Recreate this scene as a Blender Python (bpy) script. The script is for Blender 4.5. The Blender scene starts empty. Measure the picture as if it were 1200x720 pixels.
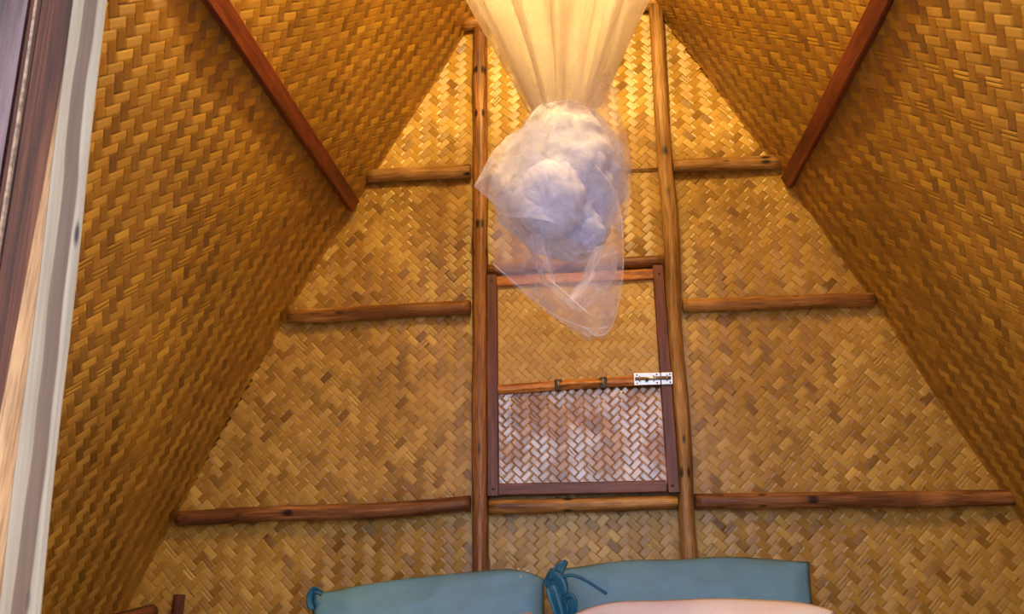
import bpy, bmesh, math, random
import numpy as np
from mathutils import Vector, Matrix, noise

S = bpy.context.scene
COL = S.collection

# ------------------------------------------------------------------ camera
def make_camera():
    p, y, r = math.radians(16.25), math.radians(4.75), math.radians(0.75)
    fwd = Vector((-math.sin(y)*math.cos(p), math.cos(y)*math.cos(p), math.sin(p)))
    right = Vector((math.cos(y), math.sin(y), 0))
    up = right.cross(fwd)
    r2 = math.cos(r)*right - math.sin(r)*up
    u2 = math.sin(r)*right + math.cos(r)*up
    cam = bpy.data.cameras.new('camera')
    cam.sensor_width = 36
    cam.lens = 36*1031/1200
    cam.clip_start = 0.02
    o = bpy.data.objects.new('camera', cam)
    COL.objects.link(o)
    m = Matrix((r2, u2, -fwd)).transposed().to_4x4()
    m.translation = Vector((0, 0, 0.95))
    o.matrix_world = m
    S.camera = o
make_camera()

# ------------------------------------------------------------------ daylight, lamp, exposure
W = bpy.data.worlds.new('world'); S.world = W
W.use_nodes = True
bgn = W.node_tree.nodes['Background']
bgn.inputs['Color'].default_value = (0.74, 0.81, 1.0, 1)
bgn.inputs['Strength'].default_value = 2.8

BULB = Vector((-0.03, 1.38, 2.93))
lp = bpy.data.lights.new('bulb_light', 'POINT')
lp.energy = 84; lp.color = (1.0, 0.74, 0.27); lp.shadow_soft_size = 0.045
lo = bpy.data.objects.new('bulb_light', lp); COL.objects.link(lo)
lo.location = BULB

S.view_settings.view_transform = 'Standard'
S.view_settings.look = 'None'
S.view_settings.exposure = 0.43
S.view_settings.gamma = 1
S.view_settings.use_curve_mapping = False
S.cycles.transparent_max_bounces = 24
S.cycles.max_bounces = 8

# ------------------------------------------------------------------ materials
class N:
    """small node helper"""
    def __init__(s, name):
        s.m = bpy.data.materials.new(name); s.m.use_nodes = True
        s.t = s.m.node_tree; s.b = s.t.nodes['Principled BSDF']
    def n(s, kind, **kw):
        nd = s.t.nodes.new('ShaderNode'+kind)
        for k, v in kw.items():
            if k in nd.inputs: nd.inputs[k].default_value = v
            else: setattr(nd, k, v)
        return nd
    def l(s, a, b): s.t.links.new(a, b)
    def uvmap(s, sx, sy, sz=1):
        tc = s.n('TexCoord'); mp = s.n('Mapping')
        mp.inputs['Scale'].default_value = (sx, sy, sz)
        s.l(tc.outputs['UV'], mp.inputs['Vector']); return mp.outputs['Vector']
    def ramp(s, fac, stops):
        r = s.n('ValToRGB'); e = r.color_ramp.elements
        while len(e) < len(stops): e.new(0.5)
        for k, (p, c) in enumerate(stops):
            e[k].position = p; e[k].color = (*c, 1)
        s.l(fac, r.inputs['Fac']); return r.outputs['Color']
    def mix(s, a, b, fac, mode='MIX'):
        m = s.n('Mix', data_type='RGBA', blend_type=mode)
        for sock, v in ((m.inputs[0], fac), (m.inputs[6], a), (m.inputs[7], b)):
            if hasattr(v, 'is_output'): s.l(v, sock)
            elif isinstance(v, tuple): sock.default_value = (*v, 1)
            else: sock.default_value = v
        return m.outputs[2]
    def bump(s, h, strength, dist):
        b = s.n('Bump'); b.inputs['Strength'].default_value = strength
        b.inputs['Distance'].default_value = dist
        s.l(h, b.inputs['Height']); s.l(b.outputs['Normal'], s.b.inputs['Normal'])

def srgb(r, g, b):
    f = lambda c: (c/255/12.92 if c/255 < .04045 else ((c/255+.055)/1.055)**2.4)
    return (f(r), f(g), f(b))

def bamboo(name, dark, mid, light, rough=0.42, aniso=0.85, coat=0.0, spec=0.6):
    k = N(name)
    at = k.n('Attribute', attribute_name='tone')
    ob = k.n('TexNoise', Scale=3.1, Detail=3.0)
    tc = k.n('TexCoord'); k.l(tc.outputs['Object'], ob.inputs['Vector'])
    g = k.n('TexNoise', Scale=1.0, Detail=3.0, Roughness=0.65)
    k.l(k.uvmap(9, 420), g.inputs['Vector'])
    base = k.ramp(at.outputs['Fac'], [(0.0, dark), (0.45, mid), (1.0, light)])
    pt = k.ramp(ob.outputs['Fac'], [(0.35, (0.86, 0.84, 0.80)), (0.65, (1.06, 1.05, 1.02))])
    gr = k.ramp(g.outputs['Fac'], [(0.30, (0.80, 0.76, 0.68)), (0.70, (1.08, 1.07, 1.05))])
    c = k.mix(base, pt, 1.0, 'MULTIPLY'); c = k.mix(c, gr, 1.0, 'MULTIPLY')
    k.l(c, k.b.inputs['Base Color'])
    k.b.inputs['Roughness'].default_value = rough
    k.b.inputs['Anisotropic'].default_value = aniso
    k.b.inputs['Anisotropic Rotation'].default_value = 0.25
    k.b.inputs['Specular IOR Level'].default_value = spec; k.b.inputs['IOR'].default_value = 1.65
    if coat:
        k.b.inputs['Coat Weight'].default_value = coat
        k.b.inputs['Coat Roughness'].default_value = 0.2; k.b.inputs['Coat IOR'].default_value = 2.0
        cw = k.n('TexNoise', Scale=9.0, Detail=4.0); k.l(tc.outputs['Object'], cw.inputs['Vector'])
        k.l(k.ramp(cw.outputs['Fac'], [(0.42, (.10, .10, .10)), (0.58, (1, 1, 1))]), k.b.inputs['Coat Weight'])
    tg = k.n('Tangent', direction_type='UV_MAP'); k.l(tg.outputs[0], k.b.inputs['Tangent'])
    k.bump(g.outputs['Fac'], 0.35, 0.0006)
    return k.m

M = {}
M['bamboo'] = bamboo('split_bamboo', srgb(130, 94, 38), srgb(186, 147, 66), srgb(226, 194, 110))
M['bamboo_roof'] = bamboo('deep_split_bamboo', srgb(122, 86, 26), srgb(166, 122, 40), srgb(216, 172, 70), rough=0.5, spec=0.5)  # darker, more saturated and less shiny strips for the sloping walls
M['bamboo_shutter'] = bamboo('split_bamboo_even', srgb(184, 144, 68), srgb(212, 176, 96), srgb(230, 200, 122))
M['bamboo_gloss'] = bamboo('split_bamboo_varnished', srgb(116, 72, 34), srgb(158, 108, 56), srgb(200, 156, 96), rough=0.3, aniso=0.3, coat=1.0)

def plain(name, c, rough=0.7, metal=0.0, sc=30, var=0.15, bump=0.2):
    k = N(name)
    tc = k.n('TexCoord'); nz = k.n('TexNoise', Scale=float(sc), Detail=4.0)
    k.l(tc.outputs['Object'], nz.inputs['Vector'])
    col = k.ramp(nz.outputs['Fac'], [(0.3, tuple(x*(1-var) for x in c)), (0.7, tuple(min(1, x*(1+var)) for x in c))])
    k.l(col, k.b.inputs['Base Color'])
    k.b.inputs['Roughness'].default_value = rough; k.b.inputs['Metallic'].default_value = metal
    if bump: k.bump(nz.outputs['Fac'], bump, 0.002)
    return k.m

def wood(name, dark, mid, light, rough=0.5, knots=True, su=2.2, sv=26.0, coat=0.0):
    """debarked pole or board: grain runs along UV.x (metres), around/across on UV.y (metres)"""
    k = N(name)
    g = k.n('TexNoise', Scale=1.0, Detail=5.0, Roughness=0.6, Distortion=0.4)
    k.l(k.uvmap(su, sv*1.0), g.inputs['Vector'])
    g2 = k.n('TexNoise', Scale=1.0, Detail=3.0)
    k.l(k.uvmap(su*6, sv*9), g2.inputs['Vector'])
    base = k.ramp(g.outputs['Fac'], [(0.34, dark), (0.50, mid), (0.64, light)])
    fine = k.ramp(g2.outputs['Fac'], [(0.34, (0.62, 0.56, 0.48)), (0.58, (1.12, 1.10, 1.06))])
    c = k.mix(base, fine, 1.0, 'MULTIPLY')
    if knots:
        v = k.n('TexVoronoi', Scale=1.0, feature='F1')
        k.l(k.uvmap(9, 21), v.inputs['Vector'])
        kn = k.ramp(v.outputs['Distance'], [(0.09, (1, 1, 1)), (0.19, (0, 0, 0))])
        c = k.mix(c, tuple(x*0.25 for x in dark), kn)
    k.l(c, k.b.inputs['Base Color'])
    k.b.inputs['Roughness'].default_value = rough
    if coat:
        k.b.inputs['Coat Weight'].default_value = coat; k.b.inputs['Coat Roughness'].default_value = 0.25
    k.bump(g2.outputs['Fac'], 0.4, 0.0015)
    return k.m

M['pole'] = wood('debarked_pole_wood', srgb(92, 56, 26), srgb(156, 108, 56), srgb(204, 158, 92), rough=0.45)
M['pole_pale'] = wood('pale_pole_wood', srgb(108, 74, 40), srgb(164, 124, 72), srgb(198, 160, 106), rough=0.5)
M['pole_red'] = wood('red_pole_wood', srgb(74, 42, 26), srgb(126, 82, 50), srgb(180, 130, 82), rough=0.42)
M['purlin'] = wood('red_batten_wood', srgb(84, 36, 18), srgb(112, 50, 26), srgb(134, 66, 36), rough=0.5, knots=False)
M['frame'] = wood('dark_red_frame_wood', srgb(84, 44, 36), srgb(112, 62, 50), srgb(136, 80, 64), rough=0.4, knots=False, sv=40)
M['rail'] = wood('orange_rail_wood', srgb(140, 78, 26), srgb(196, 126, 52), srgb(220, 158, 82), rough=0.38, su=5)
M['door'] = wood('door_leaf_wood', srgb(66, 34, 34), srgb(98, 58, 56), srgb(128, 84, 80), rough=0.35, knots=False, su=1.6, sv=14, coat=0.6)
M['jamb'] = wood('jamb_wood', srgb(56, 26, 12), srgb(96, 50, 26), srgb(124, 72, 42), rough=0.7, knots=False, su=1.2, sv=40)
M['tan'] = wood('tan_batten_wood', srgb(160, 108, 64), srgb(188, 138, 90), srgb(206, 160, 112), rough=0.6, knots=False)
M['fill'] = plain('wood_filler', srgb(172, 140, 112), 0.8, sc=120, var=.45)
M['backing'] = plain('mat_backing', srgb(112, 74, 30), 0.8)
M['outside'] = plain('outer_mat', srgb(150, 110, 64), 0.8)
M['floor'] = wood('floor_boards', srgb(90, 56, 34), srgb(130, 86, 54), srgb(150, 104, 70), rough=0.6)
M['ground'] = plain('packed_earth', srgb(98, 92, 66), 0.95, sc=3)
M['teal'] = plain('teal_satin', srgb(108, 160, 190), 0.6, sc=60, var=0.04, bump=0.12)
M['teal_dark'] = plain('deep_teal_satin', srgb(24, 96, 128), 0.38, sc=60, var=0.12, bump=0.12)
M['cream'] = plain('pale_pink_cotton', srgb(226, 212, 214), 0.8, sc=80, var=0.03, bump=0.1)
M['sheet'] = plain('white_sheet', srgb(220, 214, 208), 0.85, sc=60, var=0.04)
M['zinc'] = plain('galvanised_steel', srgb(205, 205, 205), 0.32, metal=0.9, sc=90, var=0.12, bump=0.05)
M['iron'] = plain('dull_iron', srgb(78, 66, 54), 0.5, metal=0.6, sc=90, var=0.3)
M['glint'] = plain('silver_glint', srgb(235, 240, 240), 0.15, metal=0.8, sc=90, var=0.02)
M['plastic'] = plain('white_bulb_socket', srgb(225, 222, 214), 0.4)
M['cord'] = plain('white_cord', srgb(225, 220, 214), 0.6)

def pale_post_mat():
    k = N('pale_post_wood')
    tc = k.n('TexCoord'); sp = k.n('SeparateXYZ'); k.l(tc.outputs['UV'], sp.inputs[0])
    w = k.n('TexNoise', Scale=1.0, Detail=2.0); k.l(k.uvmap(3.2, 2), w.inputs['Vector'])
    add = k.n('Math', operation='MULTIPLY_ADD'); add.inputs[1].default_value = 0.022; add.inputs[2].default_value = -0.011
    k.l(w.outputs['Fac'], add.inputs[0])
    sm = k.n('Math', operation='ADD'); k.l(sp.outputs['Y'], sm.inputs[0]); k.l(add.outputs[0], sm.inputs[1])
    sc = k.n('Math', operation='MULTIPLY'); sc.inputs[1].default_value = 1/0.048; k.l(sm.outputs[0], sc.inputs[0])
    sap, heart = srgb(172, 152, 126), srgb(116, 88, 66)
    band = k.ramp(sc.outputs[0], [(0.0, sap), (0.33, srgb(162, 140, 112)), (0.37, heart), (0.68, srgb(108, 80, 58)), (0.73, sap), (1.0, srgb(164, 148, 124))])
    g = k.n('TexNoise', Scale=1.0, Detail=5.0); k.l(k.uvmap(5, 160), g.inputs['Vector'])
    fine = k.ramp(g.outputs['Fac'], [(0.3, (0.78, 0.75, 0.72)), (0.62, (1.04, 1.04, 1.04))])
    v = k.n('TexVoronoi', Scale=1.0); k.l(k.uvmap(6, 26), v.inputs['Vector'])
    kn = k.ramp(v.outputs['Distance'], [(0.05, (1, 1, 1)), (0.12, (0, 0, 0))])
    c = k.mix(k.mix(band, fine, 1.0, 'MULTIPLY'), srgb(60, 40, 32), kn)
    k.l(c, k.b.inputs['Base Color']); k.b.inputs['Roughness'].default_value = 0.6
    k.bump(g.outputs['Fac'], 0.4, 0.001)
    return k.m
M['pale_post'] = pale_post_mat()

def gauze(name, alpha, c, rumple=1.0):
    """fine netting: threads scatter and pass light, the holes between them let rays through"""
    m = bpy.data.materials.new(name); m.use_nodes = True
    t = m.node_tree; t.nodes.clear()
    out = t.nodes.new('ShaderNodeOutputMaterial'); mx = t.nodes.new('ShaderNodeMixShader')
    tr = t.nodes.new('ShaderNodeBsdfTransparent'); m2 = t.nodes.new('ShaderNodeMixShader')
    d = t.nodes.new('ShaderNodeBsdfDiffuse'); l = t.nodes.new('ShaderNodeBsdfTranslucent')
    d.inputs['Color'].default_value = (*c, 1); l.inputs['Color'].default_value = (*c, 1)
    m2.inputs[0].default_value = 0.42
    lw = t.nodes.new('ShaderNodeLayerWeight'); lw.inputs['Blend'].default_value = 0.35
    ma = t.nodes.new('ShaderNodeMath'); ma.operation = 'MULTIPLY_ADD'; ma.use_clamp = True
    ma.inputs[1].default_value = 0.55; ma.inputs[2].default_value = alpha
    tc = t.nodes.new('ShaderNodeTexCoord'); nz = t.nodes.new('ShaderNodeTexNoise')
    nz.inputs['Scale'].default_value = 26; nz.inputs['Detail'].default_value = 6; nz.inputs['Distortion'].default_value = 1.5
    t.links.new(tc.outputs['Object'], nz.inputs['Vector'])
    mr = t.nodes.new('ShaderNodeMapRange'); mr.inputs[1].default_value = .3; mr.inputs[2].default_value = .7
    mr.inputs[3].default_value = 1-.38*rumple; mr.inputs[4].default_value = 1+.38*rumple
    t.links.new(nz.outputs['Fac'], mr.inputs[0])
    mu = t.nodes.new('ShaderNodeMath'); mu.operation = 'MULTIPLY'; mu.use_clamp = True
    t.links.new(mr.outputs[0], mu.inputs[0]); t.links.new(ma.outputs[0], mu.inputs[1])
    bp = t.nodes.new('ShaderNodeBump'); bp.inputs['Strength'].default_value = .6*rumple; bp.inputs['Distance'].default_value = .008
    t.links.new(nz.outputs['Fac'], bp.inputs['Height'])
    for q in (d, l): t.links.new(bp.outputs[0], q.inputs['Normal'])
    t.links.new(lw.outputs['Facing'], ma.inputs[0]); t.links.new(mu.outputs[0], mx.inputs[0])
    t.links.new(d.outputs[0], m2.inputs[1]); t.links.new(l.outputs[0], m2.inputs[2])
    t.links.new(tr.outputs[0], mx.inputs[1]); t.links.new(m2.outputs[0], mx.inputs[2])
    t.links.new(mx.outputs[0], out.inputs['Surface'])
    return m
M['veil'] = gauze('netting_veil', 0.25, (0.80, 0.76, 0.76), 0.2)
M['sheer'] = gauze('netting_single_layer', 0.15, (0.78, 0.76, 0.95))
M['dense'] = gauze('netting_bunched', 0.38, (0.80, 0.82, 1.0))  # bluer than the veil: cool daylight on the bundle put into its colour
M['hem'] = gauze('netting_hem', 0.35, (0.80, 0.80, 0.96))
def emis():
    m = bpy.data.materials.new('bulb_glass'); m.use_nodes = True
    b = m.node_tree.nodes['Principled BSDF']
    b.inputs['Base Color'].default_value = (0.9, 0.85, 0.7, 1)
    b.inputs['Emission Color'].default_value = (1, 0.7, 0.32, 1); b.inputs['Emission Strength'].default_value = 12
    return m
M['bulb'] = emis()

# ------------------------------------------------------------------ object helpers
def link(o, parent=None):
    COL.objects.link(o)
    if parent is not None: o.parent = parent
    return o
def tag(o, label=None, cat=None, group=None, kind=None):
    if label: o['label'] = label
    if cat: o['category'] = cat
    if group: o['group'] = group
    if kind: o['kind'] = kind
    return o
def empty(name, loc, **kw):
    o = bpy.data.objects.new(name, None); o.location = loc; o.empty_display_size = 0.05
    link(o); tag(o, **kw); return o
def put(o, parent):
    """parent without moving: parents here are unrotated"""
    o.parent = parent
    L = Vector((0, 0, 0)); p = parent
    while p is not None: L += p.location; p = p.parent
    o.location = -L
    return o
def mesh(name, verts, faces, mat, parent=None, uvs=None, smooth=False, tone=None):
    me = bpy.data.meshes.new(name)
    me.from_pydata([tuple(map(float, v)) for v in verts], [], [tuple(map(int, f)) for f in faces])
    if uvs is not None:
        ul = me.uv_layers.new(name='UVMap')
        idx = np.empty(len(me.loops), dtype=np.int32); me.loops.foreach_get('vertex_index', idx)
        ul.data.foreach_set('uv', np.asarray(uvs, dtype=np.float32)[idx].ravel())
    if tone is not None:
        a = me.attributes.new('tone', 'FLOAT', 'FACE'); a.data.foreach_set('value', np.asarray(tone, dtype=np.float32))
    if smooth: me.polygons.foreach_set('use_smooth', [True]*len(me.polygons))
    me.materials.append(mat); me.update()
    o = bpy.data.objects.new(name, me); COL.objects.link(o)
    if parent is not None: put(o, parent)
    return o
def bm_obj(name, bm, mat, parent=None, smooth=False):
    me = bpy.data.meshes.new(name); bm.to_mesh(me); bm.free()
    if smooth: me.polygons.foreach_set('use_smooth', [True]*len(me.polygons))
    me.materials.append(mat)
    o = bpy.data.objects.new(name, me); COL.objects.link(o)
    if parent is not None: put(o, parent)
    return o
def board(name, p0, p1, width_dir, w, t, mat, parent=None, bevel=0.003, seg=12, wob=0.0, seed=0, taper=1.0):
    """sawn board from p0 to p1, width w along width_dir, thickness t; slight wander, UV in metres"""
    p0, p1 = Vector(p0), Vector(p1); d = (p1-p0); L = d.length; d.normalize()
    a = Vector(width_dir); a = (a - a.dot(d)*d).normalized(); b = d.cross(a).normalized()
    rnd = random.Random(seed); o1 = rnd.uniform(0, 99)
    bv = bevel
    prof = [(-w/2+bv, -t/2), (w/2-bv, -t/2), (w/2, -t/2+bv), (w/2, t/2-bv), (w/2-bv, t/2), (-w/2+bv, t/2), (-w/2, t/2-bv), (-w/2, -t/2+bv)]
    vs, uv, fs = [], [], []
    for k in range(seg+1):
        f = k/seg; s = 1+(taper-1)*f
        off = a*wob*(noise.noise(Vector((f*L*3, o1, 0)))) + b*wob*.5*(noise.noise(Vector((f*L*3, o1+9, 0))))
        for (x, y) in prof:
            e = 1+wob*3*noise.noise(Vector((f*L*5, x*20, o1+3)))
            vs.append(p0+d*L*f+off+a*x*s*e+b*y*s); 
            uv.append((f*L+seed*.37, x+w/2 + (y+t/2 if abs(x) >= w/2-1e-6 else 0)))
    n = len(prof)
    for k in range(seg):
        for j in range(n):
            fs.append((k*n+j, k*n+(j+1) % n, (k+1)*n+(j+1) % n, (k+1)*n+j))
    fs.append(tuple(range(n-1, -1, -1))); fs.append(tuple(range(seg*n, seg*n+n)))
    return mesh(name, vs, fs, mat, parent, uv)
def pole(name, p0, p1, r, mat, parent=None, seed=0, wob=0.006, bow=0.0, taper=1.0, knots=5, sides=14):
    """debarked round pole with natural wander, swellings at its knots, and rounded sawn ends"""
    p0, p1 = Vector(p0), Vector(p1); d = p1-p0; L = d.length; d.normalize()
    a = Vector((0, -1, 0)) if abs(d.y) < .9 else Vector((1, 0, 0))
    a = (a-a.dot(d)*d).normalized(); b = d.cross(a)
    rnd = random.Random(seed); o1 = rnd.uniform(0, 99)
    kn = [(rnd.uniform(.05, .95)*L, rnd.uniform(0, 6.28), rnd.uniform(.10, .24)) for _ in range(knots)]
    seg = max(8, int(L/0.028))
    vs, uv, fs = [], [], []
    fr = [0.0, 0.0]+[k/seg for k in range(1, seg)]+[1.0, 1.0]
    for q, f in enumerate(fr):
        s = f*L
        cen = p0+d*s + a*wob*.5*noise.noise(Vector((s*2.3, o1, 1))) + b*(wob*noise.noise(Vector((s*2.3, o1, 5)))+bow*math.sin(math.pi*f))
        endk = 0.80 if q in (0, len(fr)-1) else 1.0
        for j in range(sides):
            th = 2*math.pi*j/sides
            rr = r*(1+(taper-1)*f)*(1+.10*noise.noise(Vector((s*6, math.cos(th)+o1, math.sin(th)))))
            for (ks, kt, ka) in kn:
                dth = math.atan2(math.sin(th-kt), math.cos(th-kt))
                rr += r*ka*math.exp(-((s-ks)/.018)**2-(dth/.6)**2)
            rr *= endk
            vs.append(cen+a*rr*math.cos(th)+b*rr*math.sin(th)); uv.append((s+seed*.613, min(j, sides-j)*2*math.pi*r/sides+seed*.11))
    n = sides; m_ = len(fr)
    for k in range(m_-1):
        for j in range(n):
            fs.append((k*n+j, k*n+(j+1) % n, (k+1)*n+(j+1) % n, (k+1)*n+j))
    fs.append(tuple(range(n-1, -1, -1))); fs.append(tuple(range((m_-1)*n, m_*n)))
    return mesh(name, vs, fs, mat, parent, uv, smooth=True)

# ------------------------------------------------------------------ weaving
def clip(poly, c, d):
    """interval of the line c + t d inside a convex polygon (counter-clockwise)"""
    t0, t1 = -1e9, 1e9
    for k in range(len(poly)):
        ax, ay = poly[k]; bx, by = poly[(k+1) % len(poly)]
        nx, ny = -(by-ay), (bx-ax)                       # inward normal
        num = (c[0]-ax)*nx+(c[1]-ay)*ny; den = d[0]*nx+d[1]*ny
        if abs(den) < 1e-12:
            if num < 0: return None
            continue
        t = -num/den
        if den > 0: t0 = max(t0, t)
        else: t1 = min(t1, t)
    return (t0, t1) if t1-t0 > 1e-4 else None

def weave(parent, surf, poly, w, mat, seed, vertical=True, hgt=0.0013, limit=300, sheen_bias=0.0, split=0.07, spread=1.0, name='bamboo_strip', gap=(0.92, 1.0)):
    """2/2 twill of split bamboo strips laid at 45 degrees; every strip is one object that really
    passes over two and under two. surf(u, v, h) -> points; vertical chooses the direction of the wales"""
    rnd = random.Random(seed); r2 = 1/math.sqrt(2)
    us = [p[0] for p in poly]; vv = [p[1] for p in poly]
    ext = (abs(max(us))+abs(min(us))+abs(max(vv))+abs(min(vv)))
    n = int(ext/w)+2
    tf = {}
    strips = []
    for which in (0, 1):
        # set 0: centre lines at a=const along b ; set 1: b=const along a
        A = (r2, r2); B = (-r2, r2)
        nrm, run = (A, B) if which == 0 else (B, A)
        for i in range(-n, n):
            c0 = (i+.5)*w
            iv = clip(poly, (nrm[0]*c0, nrm[1]*c0), run)
            if not iv: continue
            t0, t1 = iv
            j0, j1 = math.floor(t0/w), math.ceil(t1/w)
            ts, hs, fl = [], [], []
            for j in range(j0-1, j1+1):
                key = (i-j) if vertical else (i+j)
                if which == 1: key = (j-i) if vertical else (i+j)
                over = (key % 4) in (0, 1)
                if which == 1: over = not over
                prev = ((key-1) if (which == 1 or not vertical) else (key+1))
                for fq in (0.22, 0.78):
                    ts.append((j+fq)*w); hs.append(1.0 if over else -1.0); fl.append(j)
            ts = np.array(ts); hs = np.array(hs)
            keep = (ts > t0) & (ts < t1)
            if keep.sum() < 1:
                tt = np.array([t0, t1]); hh = np.array([hs[np.argmin(abs(ts-t0))]]*2)
            else:
                tt = np.concatenate([[t0], ts[keep], [t1]])
                hk = hs[keep]; hh = np.concatenate([[hk[0]], hk, [hk[-1]]])
            # drop the redundant samples inside one float so that a strip stays cheap
            sel = [0]
            for q in range(1, len(tt)-1):
                if not (hh[q] == hh[q-1] == hh[q+1]) : sel.append(q)
            sel.append(len(tt)-1)
            tt, hh = tt[sel], hh[sel]
            st = rnd.gauss(0.46+sheen_bias*(1 if which == 0 else -1), 0.13*spread)  # one strip set can be painted lighter, imitating directional sheen
            wf = rnd.uniform(*gap)
            if rnd.random() < split: lanes = [(-.25*wf, .40*wf), (.25*wf, .40*wf)]
            else: lanes = [(rnd.uniform(-.02, .02), wf)]
            V, F, UV, T = [], [], [], []
            so = rnd.uniform(0, 50)
            tl = {}
            for (off, ww) in lanes:
                base = len(V)//1
                jit = rnd.uniform(-.12, .12)
                cr = [(-.5, -.0006), (-.30, 0), (.30, 0), (.5, -.0006)]
                for q in range(len(tt)):
                    for (cx, ch) in cr:
                        k = c0+(off+cx*ww)*w
                        V.append((nrm[0]*k+run[0]*tt[q], nrm[1]*k+run[1]*tt[q], hh[q]*hgt+ch))
                        UV.append((tt[q]+so, k+so))
                for q in range(len(tt)-1):
                    fk = int(math.floor((tt[q]+tt[q+1])/2/(2*w)+.5*(i % 2)))
                    if fk not in tl: tl[fk] = rnd.gauss(0, 0.15*spread)
                    for s in range(3):
                        p = base+q*4+s
                        F.append((p, p+1, p+5, p+4)); T.append(min(1, max(0, st+tl[fk]+jit)))
            strips.append((t1-t0, V, F, UV, T))
    strips.sort(key=lambda s: -s[0])
    def build(nm, group):
        V = []; F = []; UV = []; T = []
        for s in group:
            b = len(V); V += s[1]; F += [tuple(x+b for x in f) for f in s[2]]; UV += s[3]; T += s[4]
        V = np.array(V); P = surf(V[:, 0], V[:, 1], V[:, 2])
        return mesh(nm, P, F, mat, parent, UV, tone=T)
    for s in strips[:limit]: build(name, [s])
    if len(strips) > limit:
        o = build(name, strips[limit:]); o['kind'] = 'stuff'
    return len(strips)

# ------------------------------------------------------------------ hut shape
XC = -0.037; YB = 2.80; YF = 0.55; ZF = 0.35
ZS = [0.35, 0.90, 1.13, 1.77, 2.14, 2.25, 2.85, 3.20, 3.42]
HW = [1.62, 1.385, 1.272, 0.958, 0.762, 0.700, 0.345, 0.135, 0.0]
def hw(z): return float(np.interp(z, ZS, HW))
prof_s = [0.0]
for k in range(1, len(ZS)): prof_s.append(prof_s[-1]+math.hypot(ZS[k]-ZS[k-1], HW[k]-HW[k-1]))
STOT = prof_s[-1]
# smooth the profile and keep its normals
ss = np.linspace(0, STOT, 240)
zz = np.interp(ss, prof_s, ZS); xx = np.interp(ss, prof_s, HW)
ker = np.ones(13)/13
def smooth(a):
    p = np.concatenate([2*a[0]-a[6:0:-1], a, 2*a[-1]-a[-2:-8:-1]]); return np.convolve(p, ker, 'valid')
zz, xx = smooth(zz), smooth(xx)
nx_, nz_ = -np.gradient(zz), np.gradient(xx)
ln = np.hypot(nx_, nz_); nx_, nz_ = nx_/ln, nz_/ln        # points inward (towards x=0 side, downwards)
def wavy(u, v, s):
    return (.0045*np.sin(7.1*u+2.3*v+s)+.0035*np.sin(3.7*v-5.2*u+2.1*s)+.0022*np.sin(13.7*u+1.7*v+s*3)+.0022*np.sin(11.3*v+4*u-s))
def roof_surf(side):
    def f(u, v, h):                                        # u along the ridge, v up the slope
        x = np.interp(v, ss, xx); z = np.interp(v, ss, zz)
        a = np.interp(v, ss, nx_); b = np.interp(v, ss, nz_)
        d = h+wavy(u, v, 1.0 if side < 0 else 4.0)
        return np.stack([XC+side*(x+a*d), u, z+b*d], axis=1)
    return f
def back_surf(u, v, h):
    return np.stack([u, YB-h-wavy(u, v, 2.0)*.6, v], axis=1)

def slab(name, grid, thick_dir, mat, **kw):
    """two-sided shell from a grid of inner points pushed outwards along per-point vectors"""
    nu, nv = len(grid), len(grid[0]); V = []; F = []
    for i in range(nu):
        for j in range(nv): V.append(grid[i][j])
    for i in range(nu):
        for j in range(nv): V.append(Vector(grid[i][j])+Vector(thick_dir[i][j]))
    o = nu*nv
    for i in range(nu-1):
        for j in range(nv-1):
            a, b, c, d = i*nv+j, i*nv+j+1, (i+1)*nv+j+1, (i+1)*nv+j
            F.append((a, b, c, d)); F.append((a+o, d+o, c+o, b+o))
    for i in range(nu-1):
        for j in (0, nv-1): F.append((i*nv+j, (i+1)*nv+j, (i+1)*nv+j+o, i*nv+j+o))
    for j in range(nv-1):
        for i in (0, nu-1): F.append((i*nv+j, i*nv+j+1, i*nv+j+1+o, i*nv+j+o))
    ob = mesh(name, V, F, mat); tag(ob, **kw); return ob

for side, nm, lab in ((-1, 'wall_left', 'left sloping wall of golden woven bamboo matting, rising to the ridge'),
                      (1, 'wall_right', 'right sloping wall of golden woven bamboo matting, rising to the ridge')):
    g, t = [], []
    for y in (YF, YB+.05):
        row, tr = [], []
        for k in range(0, 240, 6):
            k = min(k, 239)
            n_ = Vector((side*nx_[k], 0, nz_[k])); p = Vector((XC+side*xx[k], y, zz[k]))
            row.append(p-n_*0.020); tr.append(-n_*0.03)
        g.append(row); t.append(tr)
    w_ = slab(nm, g, t, M['backing'], label=lab, kind='structure')
    c = weave(w_, roof_surf(side), [(YF, 0.02), (YB+.006, 0.02), (YB+.006, STOT-.01), (YF, STOT-.01)], 0.0232, M['bamboo_roof'], 11+side, vertical=True, split=.07, sheen_bias=-.15, spread=.5, hgt=.0010, gap=(.95, 1.01))  # strips running up and back get a lighter colour for their glint
    print(nm, c)

def gable_poly(z0, grow=0.0):
    pts = [(XC-hw(z)-grow, z) for z in ZS if z > z0-1e-6]
    r = [(XC+hw(z)+grow, z) for z in ZS if z > z0-1e-6]
    return pts, r
lp_, rp_ = gable_poly(ZF, .045)
grid = [[Vector((p[0], YB+.012, p[1])) for p in lp_], [Vector((p[0], YB+.012, p[1])) for p in rp_]]
grid[0][-1].x -= .002; grid[1][-1].x += .002
thick = [[Vector((0, .02, 0))]*len(lp_)]*2
wb = slab('wall_back', grid, thick, M['backing'], label='triangular back wall of woven bamboo matting in a herringbone twill', kind='structure')
c = weave(wb, back_surf, [(p[0]-.041, p[1]) for p in rp_][:-1]+[(XC, 3.43)]+[(p[0]+.041, p[1]) for p in reversed(lp_)][1:], 0.0225, M['bamboo'], 5, vertical=True, spread=.72, hgt=.0012)
print('back', c)

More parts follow.
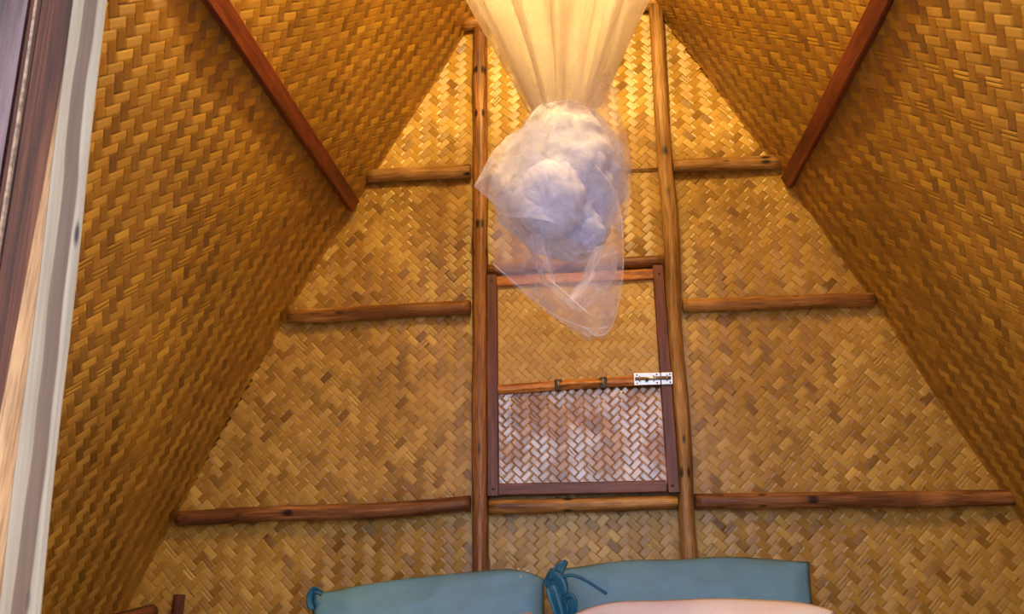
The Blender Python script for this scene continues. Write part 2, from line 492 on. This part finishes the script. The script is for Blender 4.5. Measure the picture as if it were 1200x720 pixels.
# floor, outside ground, front wall with the doorway the photograph looks through
def box(name, lo, hi, mat, parent=None, bev=0.0, **kw):
    bm = bmesh.new(); bmesh.ops.create_cube(bm, size=1)
    for v in bm.verts:
        v.co = Vector([lo[k]+(v.co[k]+.5)*(hi[k]-lo[k]) for k in range(3)])
    if bev: bmesh.ops.bevel(bm, geom=bm.edges[:], offset=bev, segments=2, affect='EDGES', profile=.6)
    o = bm_obj(name, bm, mat, parent); tag(o, **kw); return o
fl = box('floor', (-1.62, YF, ZF-.06), (1.55, YB, ZF-.02), M['floor'], label='raised plank floor of the hut under the bed', kind='structure')
for k in range(22):
    y0 = YF+.003+k*.102
    board('floor_plank', (-1.6, y0+.049, ZF-.010), (1.53, y0+.049, ZF-.010), (0, 1, 0), .098, .02, M['floor'], fl, seed=k, seg=1)
box('ground', (-60, -60, -.10), (60, 60, -.02), M['ground'], label='bare packed earth outside the hut', kind='structure')
YD = 0.93
wf = []
zl = [z for z in np.linspace(ZF, 3.4, 22)]
V, F = [], []
def front_piece(xf0, xf1, zs):
    b = len(V)
    for z in zs:
        for y in (YD, YD+.03):
            V.append((xf0(z), y, z)); V.append((xf1(z), y, z))
    for k in range(len(zs)-1):
        q = b+k*4
        F.extend([(q, q+1, q+5, q+4), (q+2, q+6, q+7, q+3), (q, q+4, q+6, q+2), (q+1, q+3, q+7, q+5)])
    F.extend([(b, b+2, b+3, b+1), (b+(len(zs)-1)*4, b+(len(zs)-1)*4+1, b+(len(zs)-1)*4+3, b+(len(zs)-1)*4+2)])
zd = 2.08
front_piece(lambda z: XC-hw(z)+.012, lambda z: -.66, list(np.linspace(ZF, zd, 8)))
front_piece(lambda z: .60, lambda z: XC+hw(z)-.012, list(np.linspace(ZF, zd, 8)))
front_piece(lambda z: XC-hw(z)+.012, lambda z: XC+hw(z)-.012, list(np.linspace(zd, 3.40, 8)))
o = mesh('wall_front', V, F, M['outside']); tag(o, label='front gable wall of matting around the doorway', kind='structure')

# ------------------------------------------------------------------ doorway at the left edge
dr = empty('door_1', (-.66, YD-.03, ZF), label='open red-brown wooden door and jamb at the left edge of the picture', kind='structure')
board('door_leaf', (-.984, .895, ZF+.02), (-.990, .895, 2.06), (1, 0, 0), .64, .03, M['door'], dr, seed=1, wob=.0)
board('jamb_edge', (-.654, .892, ZF), (-.660, .892, 2.08), (1, 0, 0), .014, .022, M['jamb'], dr, seed=2, wob=.002)
board('jamb_board', (-.624, .894, ZF), (-.628, .894, 2.08), (1, 0, 0), .050, .022, M['jamb'], dr, seed=3, wob=.002)
board('filler_strip', (-.649, .882, ZF), (-.656, .882, 2.08), (1, 0, 0), .0036, .006, M['fill'], dr, seed=4, wob=.006, bevel=.001, seg=60)
board('tan_batten', (-.632, .884, ZF), (-.588, .884, 1.56), (1, 0, 0), .038, .010, M['tan'], dr, seed=5, wob=.002)
board('door_head', (-.66, .91, 2.11), (.65, .91, 2.11), (0, 0, 1), .06, .04, M['jamb'], dr, seed=7)
board('jamb_board', (.625, .91, ZF), (.625, .91, 2.08), (1, 0, 0), .050, .04, M['jamb'], dr, seed=8, wob=.002)
pp = board('door_post', (-.551, .876, ZF), (-.5977, .876, 2.10), (1, 0, 0), .0430, .008, M['pale_post'], None, seed=0, wob=.004, seg=50, bevel=.003)
tag(pp, label='pale sun-bleached wooden post with a brown heartwood streak, beside the door jamb', cat='post')

# ------------------------------------------------------------------ poles on the back wall
def bk(x, z, y=2.772):
    k = y/2.8
    return (x*k, y, .95+(z-.95)*k)
POLES = [
 ('wooden_post', (-.343, ZF), (-.336, 2.835), .0255, 'pole_red', 'long upright round pole left of the woven shutter, nailed to the back wall', .004, 0, 9),
 ('wooden_post', (.300, ZF), (.300, 2.885), .0250, 'pole_pale', 'long upright round pole right of the woven shutter, behind the barrel bolt', .010, 0, 9),
 ('wooden_post', (.010, 2.245), (.010, 2.83), .0150, 'pole_pale', 'thin short upright batten half hidden behind the mosquito net', .004, 0, 3),
 ('wooden_beam', (-.400, 2.865), (.335, 2.900), .0240, 'pole', 'topmost short horizontal pole across the peak, behind the hanging net', .005, 0, 4),
 ('wooden_beam', (-.735, 2.268), (-.372, 2.272), .0235, 'pole_pale', 'short horizontal pole at upper left, between sloping wall and left upright', .006, 0, 3),
 ('wooden_beam', (.328, 2.248), (.690, 2.252), .0230, 'pole_pale', 'short horizontal pole at upper right, between right upright and sloping wall', .006, 0, 3),
 ('wooden_beam', (-.995, 1.763), (-.372, 1.775), .0235, 'pole', 'horizontal pole left of the shutter, level with the shutter\'s upper part', .006, 0, 4),
 ('wooden_beam', (.328, 1.752), (.935, 1.753), .0220, 'pole', 'horizontal pole right of the shutter, level with the shutter\'s upper part', .005, 0, 4),
 ('wooden_beam', (-.312, 1.903), (.276, 1.912), .0190, 'pole', 'horizontal pole just above the shutter, seen through the net\'s tail', .005, 0, 3),
 ('wooden_beam', (-1.32, 1.105), (-.372, 1.134), .0240, 'pole_red', 'long horizontal pole at lower left, above the left teal pillow', .010, .008, 6),
 ('wooden_beam', (-.312, 1.120), (.270, 1.126), .0225, 'pole', 'horizontal pole directly under the shutter, between the two uprights', .004, 0, 4),
 ('wooden_beam', (.324, 1.126), (1.270, 1.120), .0240, 'pole_red', 'long horizontal pole at lower right, above and beyond the right teal pillow', .008, 0, 6),
]
for k, (nm, a, b, r, mt, lab, wob, bow, kn) in enumerate(POLES):
    o = pole(nm, bk(*a), bk(*b), r, M[mt], seed=20+k, wob=wob, bow=bow, knots=kn)
    tag(o, label=lab, cat='pole' if nm == 'wooden_beam' else 'post', group='horizontal poles across the back wall' if nm == 'wooden_beam' else 'upright poles on the back wall')

o = pole('trim_1', bk(-.31, 2.247, 2.79), bk(.275, 2.245, 2.79), .0035, M['pole'], seed=44, wob=.001, knots=0); tag(o, label='thin seam cane between the two mats behind the net', kind='structure')
# purlins, flat red battens running along each sloping wall
def on_roof(side, z, y, d):
    s = float(np.interp(z, zz, ss)); p = np.array([np.interp(s, ss, xx), np.interp(s, ss, zz)])
    n_ = np.array([np.interp(s, ss, nx_), np.interp(s, ss, nz_)])
    q = p+n_*d
    return Vector((XC+side*q[0], y, q[1])), Vector((side*n_[0], 0, n_[1]))
for side, z, lab in ((-1, 2.155, 'straight dark red batten running along the left sloping wall'), (1, 2.165, 'straight dark red batten running along the right sloping wall')):
    a, n_ = on_roof(side, z, YF, .014); b, _ = on_roof(side, z, 2.768, .014)
    wd = Vector((-n_.z, 0, n_.x))
    o = board('wall_batten', a, b, wd, .048, .026, M['purlin'], None, seed=5+side, wob=.003, seg=30); tag(o, label=lab, cat='batten', group='red battens along the sloping walls')
o = pole('ridge_pole', (XC, YF, 3.325), (XC, 2.76, 3.325), .032, M['pole'], seed=60); tag(o, label='ridge pole under the peak of the roof', cat='pole')
# foot of the left wall
o = pole('wall_plate', (-1.53, 1.2, .66), (-1.325, 2.69, .822), .024, M['jamb'], seed=61); tag(o, label='low bamboo rail along the foot of the left sloping wall', cat='rail')
o = pole('corner_post', (-1.29, 2.755, ZF), (-1.268, 2.755, .87), .018, M['jamb'], seed=62); tag(o, label='stub of a dark corner post at the bottom left of the back wall', cat='post')

# ------------------------------------------------------------------ the shutter
wx0, wx1, wz0, wz1 = bk(-.316, 0)[0], bk(.274, 0)[0], bk(0, 1.153)[2], bk(0, 1.878)[2]
sh = empty('window_1', ((wx0+wx1)/2, 2.765, wz0), label='small shuttered window in a dark red frame with two woven bamboo panels and a bolt', cat='window', kind='structure')
fw = .036
yS = 2.762
board('frame_stile', (wx0+fw/2, yS, wz0), (wx0+fw/2, yS, wz1), (1, 0, 0), fw, .026, M['frame'], sh, seed=1, wob=.001)
board('frame_stile', (wx1-fw/2+.004, yS, wz0), (wx1-fw/2-.002, yS, wz1+.01), (1, 0, 0), fw, .026, M['frame'], sh, seed=2, wob=.001)
board('bottom_rail', (wx0+fw, yS, wz0+.019), (wx1-fw, yS, wz0+.019), (0, 0, 1), .036, .024, M['frame'], sh, seed=3, wob=.001)
tr = board('top_rail', (wx0+fw, yS, wz1-.022), (wx1-fw, yS, wz1-.018), (0, 0, 1), .034, .024, M['rail'], sh, seed=4, wob=.002); tr['label'] = 'orange-brown top rail'
zc = bk(0, 1.494)[2]
cp = board('cross_rail', (wx0+fw, yS-.004, zc-.004), (wx1-fw, yS-.004, zc+.010), (0, 0, 1), .030, .026, M['rail'], sh, seed=6, wob=.004, bevel=.009); cp['label'] = 'orange-brown split pole across the middle'
def screw(p, r, parent, mat, name='screw'):
    bm = bmesh.new(); bmesh.ops.create_cone(bm, cap_ends=True, segments=12, radius1=r, radius2=r*.8, depth=.003)
    for v in bm.verts: v.co = Vector((v.co.x, -v.co.z, v.co.y))+Vector(p)
    return bm_obj(name, bm, mat, parent, True)
for x in (wx0+fw/2, wx1-fw/2):
    for z in (wz0+.02, wz1-.02): screw((x, yS-.014, z), .0045, sh, M['iron'], 'nail_head')
def torus_arc(name, c, R, r, mat, parent, a0=0, a1=math.pi, axis='x', sq=1.0):
    V, F = [], []; n, m_ = 14, 8
    for i in range(n+1):
        th = a0+(a1-a0)*i/n
        for j in range(m_):
            ph = 2*math.pi*j/m_
            rad = R+r*math.cos(ph); off = r*math.sin(ph)
            if axis == 'x': V.append((c[0]+off, c[1]-rad*math.sin(th)*sq, c[2]+rad*math.cos(th)))
            else: V.append((c[0]+rad*math.cos(th), c[1]-rad*math.sin(th)*sq, c[2]+off))
    for i in range(n):
        for j in range(m_):
            F.append((i*m_+j, i*m_+(j+1) % m_, (i+1)*m_+(j+1) % m_, (i+1)*m_+j))
    return mesh(name, V, F, mat, parent, smooth=True)
for px in (-.085, .058):
    x = bk(px, 0)[0]; zq = zc+.004+px*.02
    kp = box('bolt_keeper', (x-.012, yS-.022, zq-.017), (x+.012, yS-.016, zq+.017), M['iron'], sh, bev=.001)
    torus_arc('staple', (x, yS-.020, zq), .009, .003, M['zinc'], kp)
rod = pole('wooden_bar', (bk(-.085, 0)[0]+.004, yS-.024, zc+.003), (bk(.058, 0)[0]-.004, yS-.024, zc+.006), .0055, M['rail'], sh, seed=9, wob=.0005, knots=0)
# galvanised barrel bolt across the right stile
bx0, bx1, bz = bk(.155, 0)[0], bk(.277, 0)[0], zc+.012
bolt = box('barrel_bolt', (bx0, yS-.021, bz-.019), (bx1-.038, yS-.017, bz+.019), M['zinc'], sh, bev=.001, label='galvanised steel barrel bolt')
box('keeper_plate', (bx1-.036, yS-.021, bz-.019), (bx1, yS-.017, bz+.019), M['zinc'], bolt, bev=.001)
def rodx(name, x0, x1, y, z, r, mat, parent):
    bm = bmesh.new(); bmesh.ops.create_cone(bm, cap_ends=True, segments=14, radius1=r, radius2=r, depth=x1-x0)
    for v in bm.verts: v.co = Vector((v.co.z+(x0+x1)/2, y+v.co.x, z+v.co.y))
    return bm_obj(name, bm, mat, parent, True)
rodx('bolt_rod', bx0+.004, bx1-.006, yS-.026, bz+.001, .0052, M['zinc'], bolt)
for x in (bx0+.018, bx0+.062, bx1-.018): torus_arc('bolt_guide', (x, yS-.021, bz+.001), .0085, .0022, M['zinc'], bolt)
rodx('bolt_knob', bx0+.036, bx0+.044, yS-.031, bz-.004, .0050, M['iron'], bolt)
for (x, z) in ((bx0+.010, bz+.013), (bx0+.010, bz-.013), (bx0+.072, bz+.013), (bx0+.072, bz-.013), (bx1-.008, bz+.013), (bx1-.008, bz-.013)):
    screw((x, yS-.022, z), .0028, bolt, M['iron'])
# woven panels of the shutter
for nm, z0, z1, mt, vert, lab, w, gp in (('upper_panel', zc+.010, wz1-.030, 'bamboo_shutter', False, 'even golden herringbone panel', .0205, (.87, .93)),
                                  ('lower_panel', wz0+.03, zc-.012, 'bamboo_gloss', True, 'shiny varnished panel with a cool sheen', .0200, (.93, .99))):
    a, b = wx0+fw-.008, wx1-fw+.008
    pn = box(nm, (a, 2.770, z0-.004), (b, 2.776, z1+.004), M['backing'], sh); pn['label'] = lab
    def sf(u, v, h): return np.stack([u, 2.7665-h-.002*np.sin(14*u+v*9), v], axis=1)
    weave(pn, sf, [(a, z0), (b, z0), (b, z1), (a, z1)], w, M[mt], 77+int(vert), vertical=vert, hgt=.0010, split=.02, spread=.8, gap=gp)

# ------------------------------------------------------------------ bed and pillows
bed = empty('bed', (-.10, 1.90, ZF), label='low bed with white sheet at the foot of the back wall', cat='bed')
box('bed_base', (-.95, 1.0, ZF+.002), (.78, 2.72, ZF+.04), M['frame'], bed, bev=.006)
bm = bmesh.new(); bmesh.ops.create_cube(bm, size=1)
bmesh.ops.subdivide_edges(bm, edges=bm.edges[:], cuts=24, use_grid_fill=True)
for v in bm.verts:
    x, y, z = v.co*2
    e = 1-.02*(abs(x)**12+abs(y)**12)
    zz_ = z*.08 + (.006*noise.noise(Vector((x*3, y*3, 2))) if z > .9 else 0) - .02*(abs(x)**14+abs(y)**14)*(z > 0)
    v.co = Vector((-.085+x*.85*e, 1.86+y*.85*e, ZF+.09+zz_*.6))
bm_obj('mattress', bm, M['sheet'], bed, True)

def pillow(name, c, w, h, t, rotx, roty, rotz, mat, seed, label, pinch=.05, wr=.010, arch=.0, droop=(0, 0)):
    """stuffed pillow standing on its long edge: local x width, z height, y thickness"""
    bm = bmesh.new(); n, m_ = 44, 30; vg = {}
    R = Matrix.Rotation(rotz, 3, 'Z') @ Matrix.Rotation(rotx, 3, 'X') @ Matrix.Rotation(roty, 3, 'Y')
    for sgn in (1, -1):
        for i in range(n+1):
            for j in range(m_+1):
                u, v = -1+2*i/n, -1+2*j/m_
                edge = i in (0, n) or j in (0, m_)
                if edge and sgn < 0: continue
                px = 1-pinch*(1-v*v)**1.0*1.0*abs(u)**3; pz = 1-pinch*1.3*(1-u*u)*abs(v)**3
                prof = max(0, (1-abs(u)**2.6))**.5*max(0, (1-abs(v)**2.4))**.55
                q = Vector((u*2.2+seed, v*1.6, sgn*.7))
                y = sgn*t/2*prof
                y += wr*noise.noise(q*1.7)*prof+wr*.5*noise.noise(q*4.1)*prof**.5
                # creases that fan out of the corners
                for cu in (-1, 1):
                    for cv in (-1, 1):
                        d = math.hypot(u-cu, v-cv); an = math.atan2((v-cv)*cv*-1, (u-cu)*cu*-1)
                        y += sgn*wr*.55*math.sin(an*9+seed+cu)*math.exp(-(d/.5)**2)*min(1, d*3)
                ez = arch*max(0, v)**3*(1-u*u)-max(0, v)**2*(droop[0]*max(0, -u)**5+droop[1]*max(0, u)**5)+wr*1.2*noise.noise(Vector((u*1.6, seed+7, 0)))*abs(v)**3
                P = R @ Vector((u*w/2*px, y, v*h/2*pz+ez))+Vector(c)
                vg[(sgn, i, j)] = bm.verts.new(P)
    g = lambda s, i, j: vg.get((s, i, j)) or vg[(1, i, j)]
    for sgn in (1, -1):
        for i in range(n):
            for j in range(m_):
                f = [g(sgn, i, j), g(sgn, i+1, j), g(sgn, i+1, j+1), g(sgn, i, j+1)]
                bm.faces.new(f if sgn < 0 else f[::-1])
    bm.normal_update()
    o = bm_obj(name, bm, mat, None, True); 
    if label: tag(o, label=label, cat='pillow', group='pillows at the head of the bed')
    return o
R_ = math.radians
tl = pillow('pillow', (-.458, 2.605, .722), .69, .41, .15, R_(-22), R_(-6.5), R_(2), M['teal'], 3, 'teal satin pillow on the left, its top sloping down to the left', wr=.016, arch=.020, droop=(0, .045))
tr_ = pillow('pillow', (.266, 2.605, .740), .715, .45, .15, R_(-22), R_(-.5), 0, M['teal'], 9, 'teal satin pillow on the right with a gathered tie at its left end', wr=.016, arch=.022, droop=(.012, .004))
pr = pillow('pillow', (.262, 2.33, .678), .68, .37, .12, R_(-22), R_(.5), 0, M['cream'], 21, 'pale pink cotton pillow in front of the right teal pillow', arch=.02, droop=(.05, .02))
pl = pillow('pillow', (-.49, 2.33, .665), .66, .36, .12, R_(-22), R_(1), R_(0), M['cream'], 33, 'pale pink cotton pillow in front of the left teal pillow', pinch=.10)

def ribbon(name, pts, w, mat, parent, seed=0, t=.004, curl=.3):
    """crumpled fabric tie following points"""
    P = [Vector(p) for p in pts]; V, F = [], []; n = 24; m_ = 6
    def at(f):
        s = f*(len(P)-1); k = min(int(s), len(P)-2); q = s-k
        a, b = P[max(k-1, 0)], P[k]; c, d = P[k+1], P[min(k+2, len(P)-1)]
        return .5*((2*b)+(c-a)*q+(2*a-5*b+4*c-d)*q*q+(3*b-a-3*c+d)*q**3)
    for i in range(n+1):
        f = i/n; c = at(f); d = (at(min(1, f+.02))-at(max(0, f-.02))).normalized()
        s = d.cross(Vector((0, -1, 0))).normalized()
        for j in range(m_+1):
            u = -1+2*j/m_
            V.append(c+s*u*w/2*(.5+.5*math.sin(math.pi*min(1, f*1.0+.12)))+Vector((0, -1, 0))*(curl*w*(math.cos(u*3.1+seed+f*3)*.5)))
    o = n+1
    for i in range(n):
        for j in range(m_):
            a = i*(m_+1)+j; F.append((a, a+1, a+m_+2, a+m_+1))
    ob = mesh(name, V, F, mat, parent, smooth=True)
    sm = ob.modifiers.new('s', 'SOLIDIFY'); sm.thickness = t
    return ob
# gathered end of the right pillowcase (bow of dark teal satin) and its loose tail
gx, gy, gz = -.112, 2.50, .905
ribbon('gathered_tie', [(gx-.012, gy, gz+.012), (gx+.014, gy-.016, gz-.006), (gx+.022, gy-.02, gz-.05), (gx+.034, gy-.02, gz-.13)], .060, M['teal_dark'], tr_, 1)
ribbon('gathered_tie', [(gx+.004, gy-.01, gz-.002), (gx+.020, gy-.012, gz+.020), (gx+.035, gy-.004, gz+.040), (gx+.044, gy, gz+.050)], .026, M['teal_dark'], tr_, 3)
ribbon('gathered_tie', [(gx+.016, gy-.02, gz+.004), (gx+.06, gy-.03, gz+.012), (gx+.10, gy-.035, gz-.004), (gx+.15, gy-.035, gz-.035)], .010, M['teal_dark'], tr_, 5)
ribbon('gathered_tie', [(gx+.03, gy-.03, gz-.05), (gx+.055, gy-.045, gz-.045), (gx+.06, gy-.04, gz-.075), (gx+.04, gy-.03, gz-.11)], .024, M['teal_dark'], tr_, 7)
ribbon('corner_tie', [(-.800, 2.60, .83), (-.806, 2.60, .855), (-.798, 2.60, .880), (-.775, 2.60, .872)], .026, M['teal_dark'], tl, 2)
for (x, z) in ((-.205, .935), (-.180, .930), (-.200, .915)):  # small bright beads stand in for the highlights on the satin
    bm = bmesh.new(); bmesh.ops.create_icosphere(bm, subdivisions=1, radius=.0042)
    for v in bm.verts: v.co = Vector((v.co.x+x, v.co.y*.5+2.575, v.co.z+z))
    bm_obj('highlight_bead', bm, M['glint'], tl)

# ------------------------------------------------------------------ mosquito net
NY = 1.90
net = empty('mosquito_net', (-.03, NY, 2.62), label='white mosquito net hanging from above, tied up in a bulky knot', cat='mosquito net')
def sleeve(name, rows, mat, folds=9, amp=.25, seed=0, yc=NY, nu=120, nv=40, twist=0.0, crumple=0.0, a0=0.0, a1=2*math.pi, parent=net):
    """pleated cloth tube. rows: (z, centre x, half width, half depth)"""
    rows = sorted(rows); Z = [r[0] for r in rows]
    V, F = [], []; closed = abs(a1-a0-2*math.pi) < 1e-6
    nn = nu if closed else nu+1
    for i in range(nv+1):
        f = i/nv; z = Z[0]+(Z[-1]-Z[0])*f
        cx, hx, hy = (float(np.interp(z, Z, [r[k] for r in rows])) for k in (1, 2, 3))
        for j in range(nn):
            th = a0+(a1-a0)*j/nu + twist*f
            c, s = math.cos(th), math.sin(th)
            ph = folds*th+seed+1.3*noise.noise(Vector((c*1.3+seed, s*1.3, z*1.5)))*3
            fo = 1-amp*(.5+.5*math.sin(ph))*(.6+.4*math.sin(th*3+seed))
            cr = crumple*noise.noise(Vector((c*2.2+seed, s*2.2, z*14)))+crumple*.6*noise.noise(Vector((c*5+seed, s*5, z*30+3)))
            k = fo*(1+cr)
            V.append((cx+hx*k*c, yc+hy*k*s, z+crumple*.04*noise.noise(Vector((c*3, s*3+seed, z*9)))))
    for i in range(nv):
        for j in range(nu):
            a, b = i*nn+j, i*nn+((j+1) % nn if closed else j+1)
            F.append((a, b, b+nn, a+nn))
    return mesh(name, V, F, mat, parent, smooth=True)
top = [(1.93, -.030, .090, .085), (1.975, -.028, .076, .07), (2.085, -.024, .128, .13), (2.30, -.028, .225, .24), (2.62, -.030, .37, .42)]
sleeve('veil', top, M['veil'], folds=10, amp=.42, seed=.4, nv=30)
sleeve('veil', [(z, x, a*.86, b*.8) for z, x, a, b in top], M['veil'], folds=7, amp=.42, seed=2.4, nv=30)
# bundle
bun = [(1.615, .005, .03, .03), (1.64, -.03, .085, .07), (1.70, -.045, .125, .10), (1.76, -.050, .150, .12), (1.84, -.030, .150, .12), (1.90, -.025, .130, .11), (1.95, -.028, .095, .09), (1.985, -.028, .072, .07)]
sleeve('bundle', bun, M['dense'], folds=7, amp=.16, seed=1.0, nv=60, nu=150, crumple=.13)
sleeve('bundle', [(z, x, a*.8, b*.8) for z, x, a, b in bun], M['dense'], folds=9, amp=.2, seed=4.0, nv=50, nu=110, crumple=.22)
def knot(c, r, seed, name='knot', k=.15):
    """wad of bunched netting: several gauzy layers, one inside the other, each crumpled differently"""
    for q_, sc in enumerate((1.0, .88, .74)):
        bm = bmesh.new(); bmesh.ops.create_icosphere(bm, subdivisions=5, radius=1)
        for v in bm.verts:
            p = v.co.copy(); q = p*1.5+Vector((seed+q_*.3, seed, 0))
            w = noise.noise(q)
            d = sc*(1+k*w*1.6+k*.2*noise.noise(q*2.3)+.03*math.sin((p.x*7-p.z*4+w*9+seed))*(1-abs(p.z)))
            v.co = Vector((p.x*r[0]*d, p.y*r[1]*d, p.z*r[2]*d))+Vector(c)
        bm_obj(name, bm, M['dense'], net, True)
knot((-.060, NY-.085, 1.735), (.078, .058, .098), 2.0, k=.10)
knot((.018, NY-.045, 1.675), (.042, .035, .050), 5.0, k=.28)
knot((.015, NY-.04, 1.80), (.075, .06, .105), 8.0)
knot((-.035, NY-.03, 1.88), (.068, .05, .085), 11.0)
# cloth sheets: corner at the left, wing at the right, the sheer hanging tail
def sheet(name, rows, mat, ny=0.0, seed=0, nu=36, nv=36, ruff=.012):
    """rows: list of (left point, right point) from top to bottom, each (x, z); y bulges forward"""
    V, F = [], []
    for i in range(nv+1):
        s = i/nv*(len(rows)-1); k = min(int(s), len(rows)-2); q = s-k
        L = [rows[k][0][e]*(1-q)+rows[k+1][0][e]*q for e in (0, 1)]
        Rr = [rows[k][1][e]*(1-q)+rows[k+1][1][e]*q for e in (0, 1)]
        for j in range(nu+1):
            f = j/nu
            x = L[0]+(Rr[0]-L[0])*f; z = L[1]+(Rr[1]-L[1])*f
            y = NY+ny-.03*math.sin(math.pi*f)+ruff*noise.noise(Vector((x*9+seed, z*4, seed)))*2+ruff*math.sin(x*60+z*14+seed)*.6
            V.append((x+ruff*.3*noise.noise(Vector((z*20, seed, f))), y, z))
    for i in range(nv):
        for j in range(nu):
            a = i*(nu+1)+j; F.append((a, a+1, a+nu+2, a+nu+1))
    return mesh(name, V, F, mat, net, smooth=True)
sheet('corner_flap', [((-.16, 1.885), (-.05, 1.90)), ((-.232, 1.765), (-.04, 1.80)), ((-.20, 1.73), (-.03, 1.72)), ((-.155, 1.68), (-.03, 1.65))], M['dense'], ny=-.10, seed=3)
sheet('side_wing', [((.00, 1.93), (.085, 2.08)), ((.01, 1.86), (.125, 1.86)), ((.02, 1.76), (.122, 1.76)), ((.03, 1.66), (.098, 1.665))], M['sheer'], ny=-.03, seed=5)
sheet('side_wing', [((.00, 1.90), (.075, 1.90)), ((.01, 1.80), (.105, 1.80)), ((.02, 1.70), (.088, 1.70))], M['sheer'], ny=.02, seed=8)
tail = [((-.19, 1.74), (.09, 1.75)), ((-.198, 1.66), (.098, 1.66)), ((-.193, 1.585), (.093, 1.56)), ((-.12, 1.515), (.080, 1.50)), ((-.06, 1.462), (.066, 1.455)), ((.012, 1.418), (.048, 1.420))]
sheet('tail', tail, M['sheer'], ny=-.05, seed=1)
sheet('tail', [((a[0]*.93, a[1]+.01), (b[0]*.97, b[1]+.01)) for a, b in tail], M['sheer'], ny=.03, seed=6)
sheet('tail_fold', [((-.12, 1.64), (-.07, 1.64)), ((-.085, 1.53), (-.055, 1.53)), ((-.02, 1.47), (.03, 1.45))], M['sheer'], ny=-.07, seed=2)
sheet('tail_fold', [((.03, 1.62), (.085, 1.60)), ((.00, 1.55), (.075, 1.54)), ((-.035, 1.49), (.0, 1.47))], M['sheer'], ny=-.06, seed=4)
def hem(pts, r=.0009):
    P = [Vector(p) for p in pts]; C = []
    for k in range(len(P)-1):
        a, b, c, d = P[max(k-1, 0)], P[k], P[k+1], P[min(k+2, len(P)-1)]
        for i in range(6):
            q = i/6; C.append(.5*((2*b)+(c-a)*q+(2*a-5*b+4*c-d)*q*q+(3*b-a-3*c+d)*q**3))
    C.append(P[-1]); V, F = [], []; m_ = 5
    for k, c in enumerate(C):
        d = (C[min(k+1, len(C)-1)]-C[max(k-1, 0)]).normalized(); a = d.cross(Vector((0, 1, 0))).normalized(); b = d.cross(a)
        for j in range(m_): V.append(c+a*r*math.cos(6.283*j/m_)+b*r*math.sin(6.283*j/m_))
    for k in range(len(C)-1):
        for j in range(m_): F.append((k*m_+j, k*m_+(j+1) % m_, (k+1)*m_+(j+1) % m_, (k+1)*m_+j))
    return mesh('hem', V, F, M['hem'], net, smooth=True)
yy = NY-.075
hem([(.03, yy-.03, 1.81), (.062, yy-.03, 1.765), (.085, yy, 1.735), (.094, yy, 1.66), (.092, yy, 1.57), (.082, yy, 1.50), (.06, yy, 1.43), (.03, yy, 1.413), (.008, yy, 1.43)])
hem([(-.193, yy, 1.585), (-.12, yy, 1.515), (-.06, yy, 1.462), (.012, yy, 1.430), (.055, yy, 1.432)])
hem([(.085, yy, 1.60), (.04, yy, 1.585), (.015, yy, 1.53), (-.03, yy, 1.48)])
# cord that ties the bundle up, and cords to the poles overhead
o = torus_arc('tie_cord', (-.028, NY, 1.975), .074, .0022, M['hem'], net, a0=0, a1=2*math.pi, axis='z')
for sx in (-1, 1):
    for sy in (-1, 1):
        x, y = -.03+sx*.25, NY+sy*.28
        pole('hanging_cord', (x, y, 2.615), (XC+sx*.10, y, 3.22), .0025, M['cord'], net, wob=0, knots=0, sides=6)

# ------------------------------------------------------------------ lamp overhead (above the picture)
lamp = empty('ceiling_lamp', (BULB.x, BULB.y, 3.29), label='bare warm bulb hanging on a short cord from the ridge pole', cat='lamp')
pole('lamp_cord', (BULB.x, BULB.y, BULB.z+.14), (BULB.x, BULB.y, 3.30), .004, M['cord'], lamp, wob=0, knots=0, sides=8)
pole('lamp_socket', (BULB.x, BULB.y, BULB.z+.075), (BULB.x, BULB.y, BULB.z+.145), .020, M['plastic'], lamp, wob=0, knots=0)
bm = bmesh.new(); bmesh.ops.create_uvsphere(bm, u_segments=16, v_segments=10, radius=.03)
for v in bm.verts: v.co += BULB+Vector((0, 0, .055))
bm_obj('lamp_bulb', bm, M['bulb'], lamp, True)
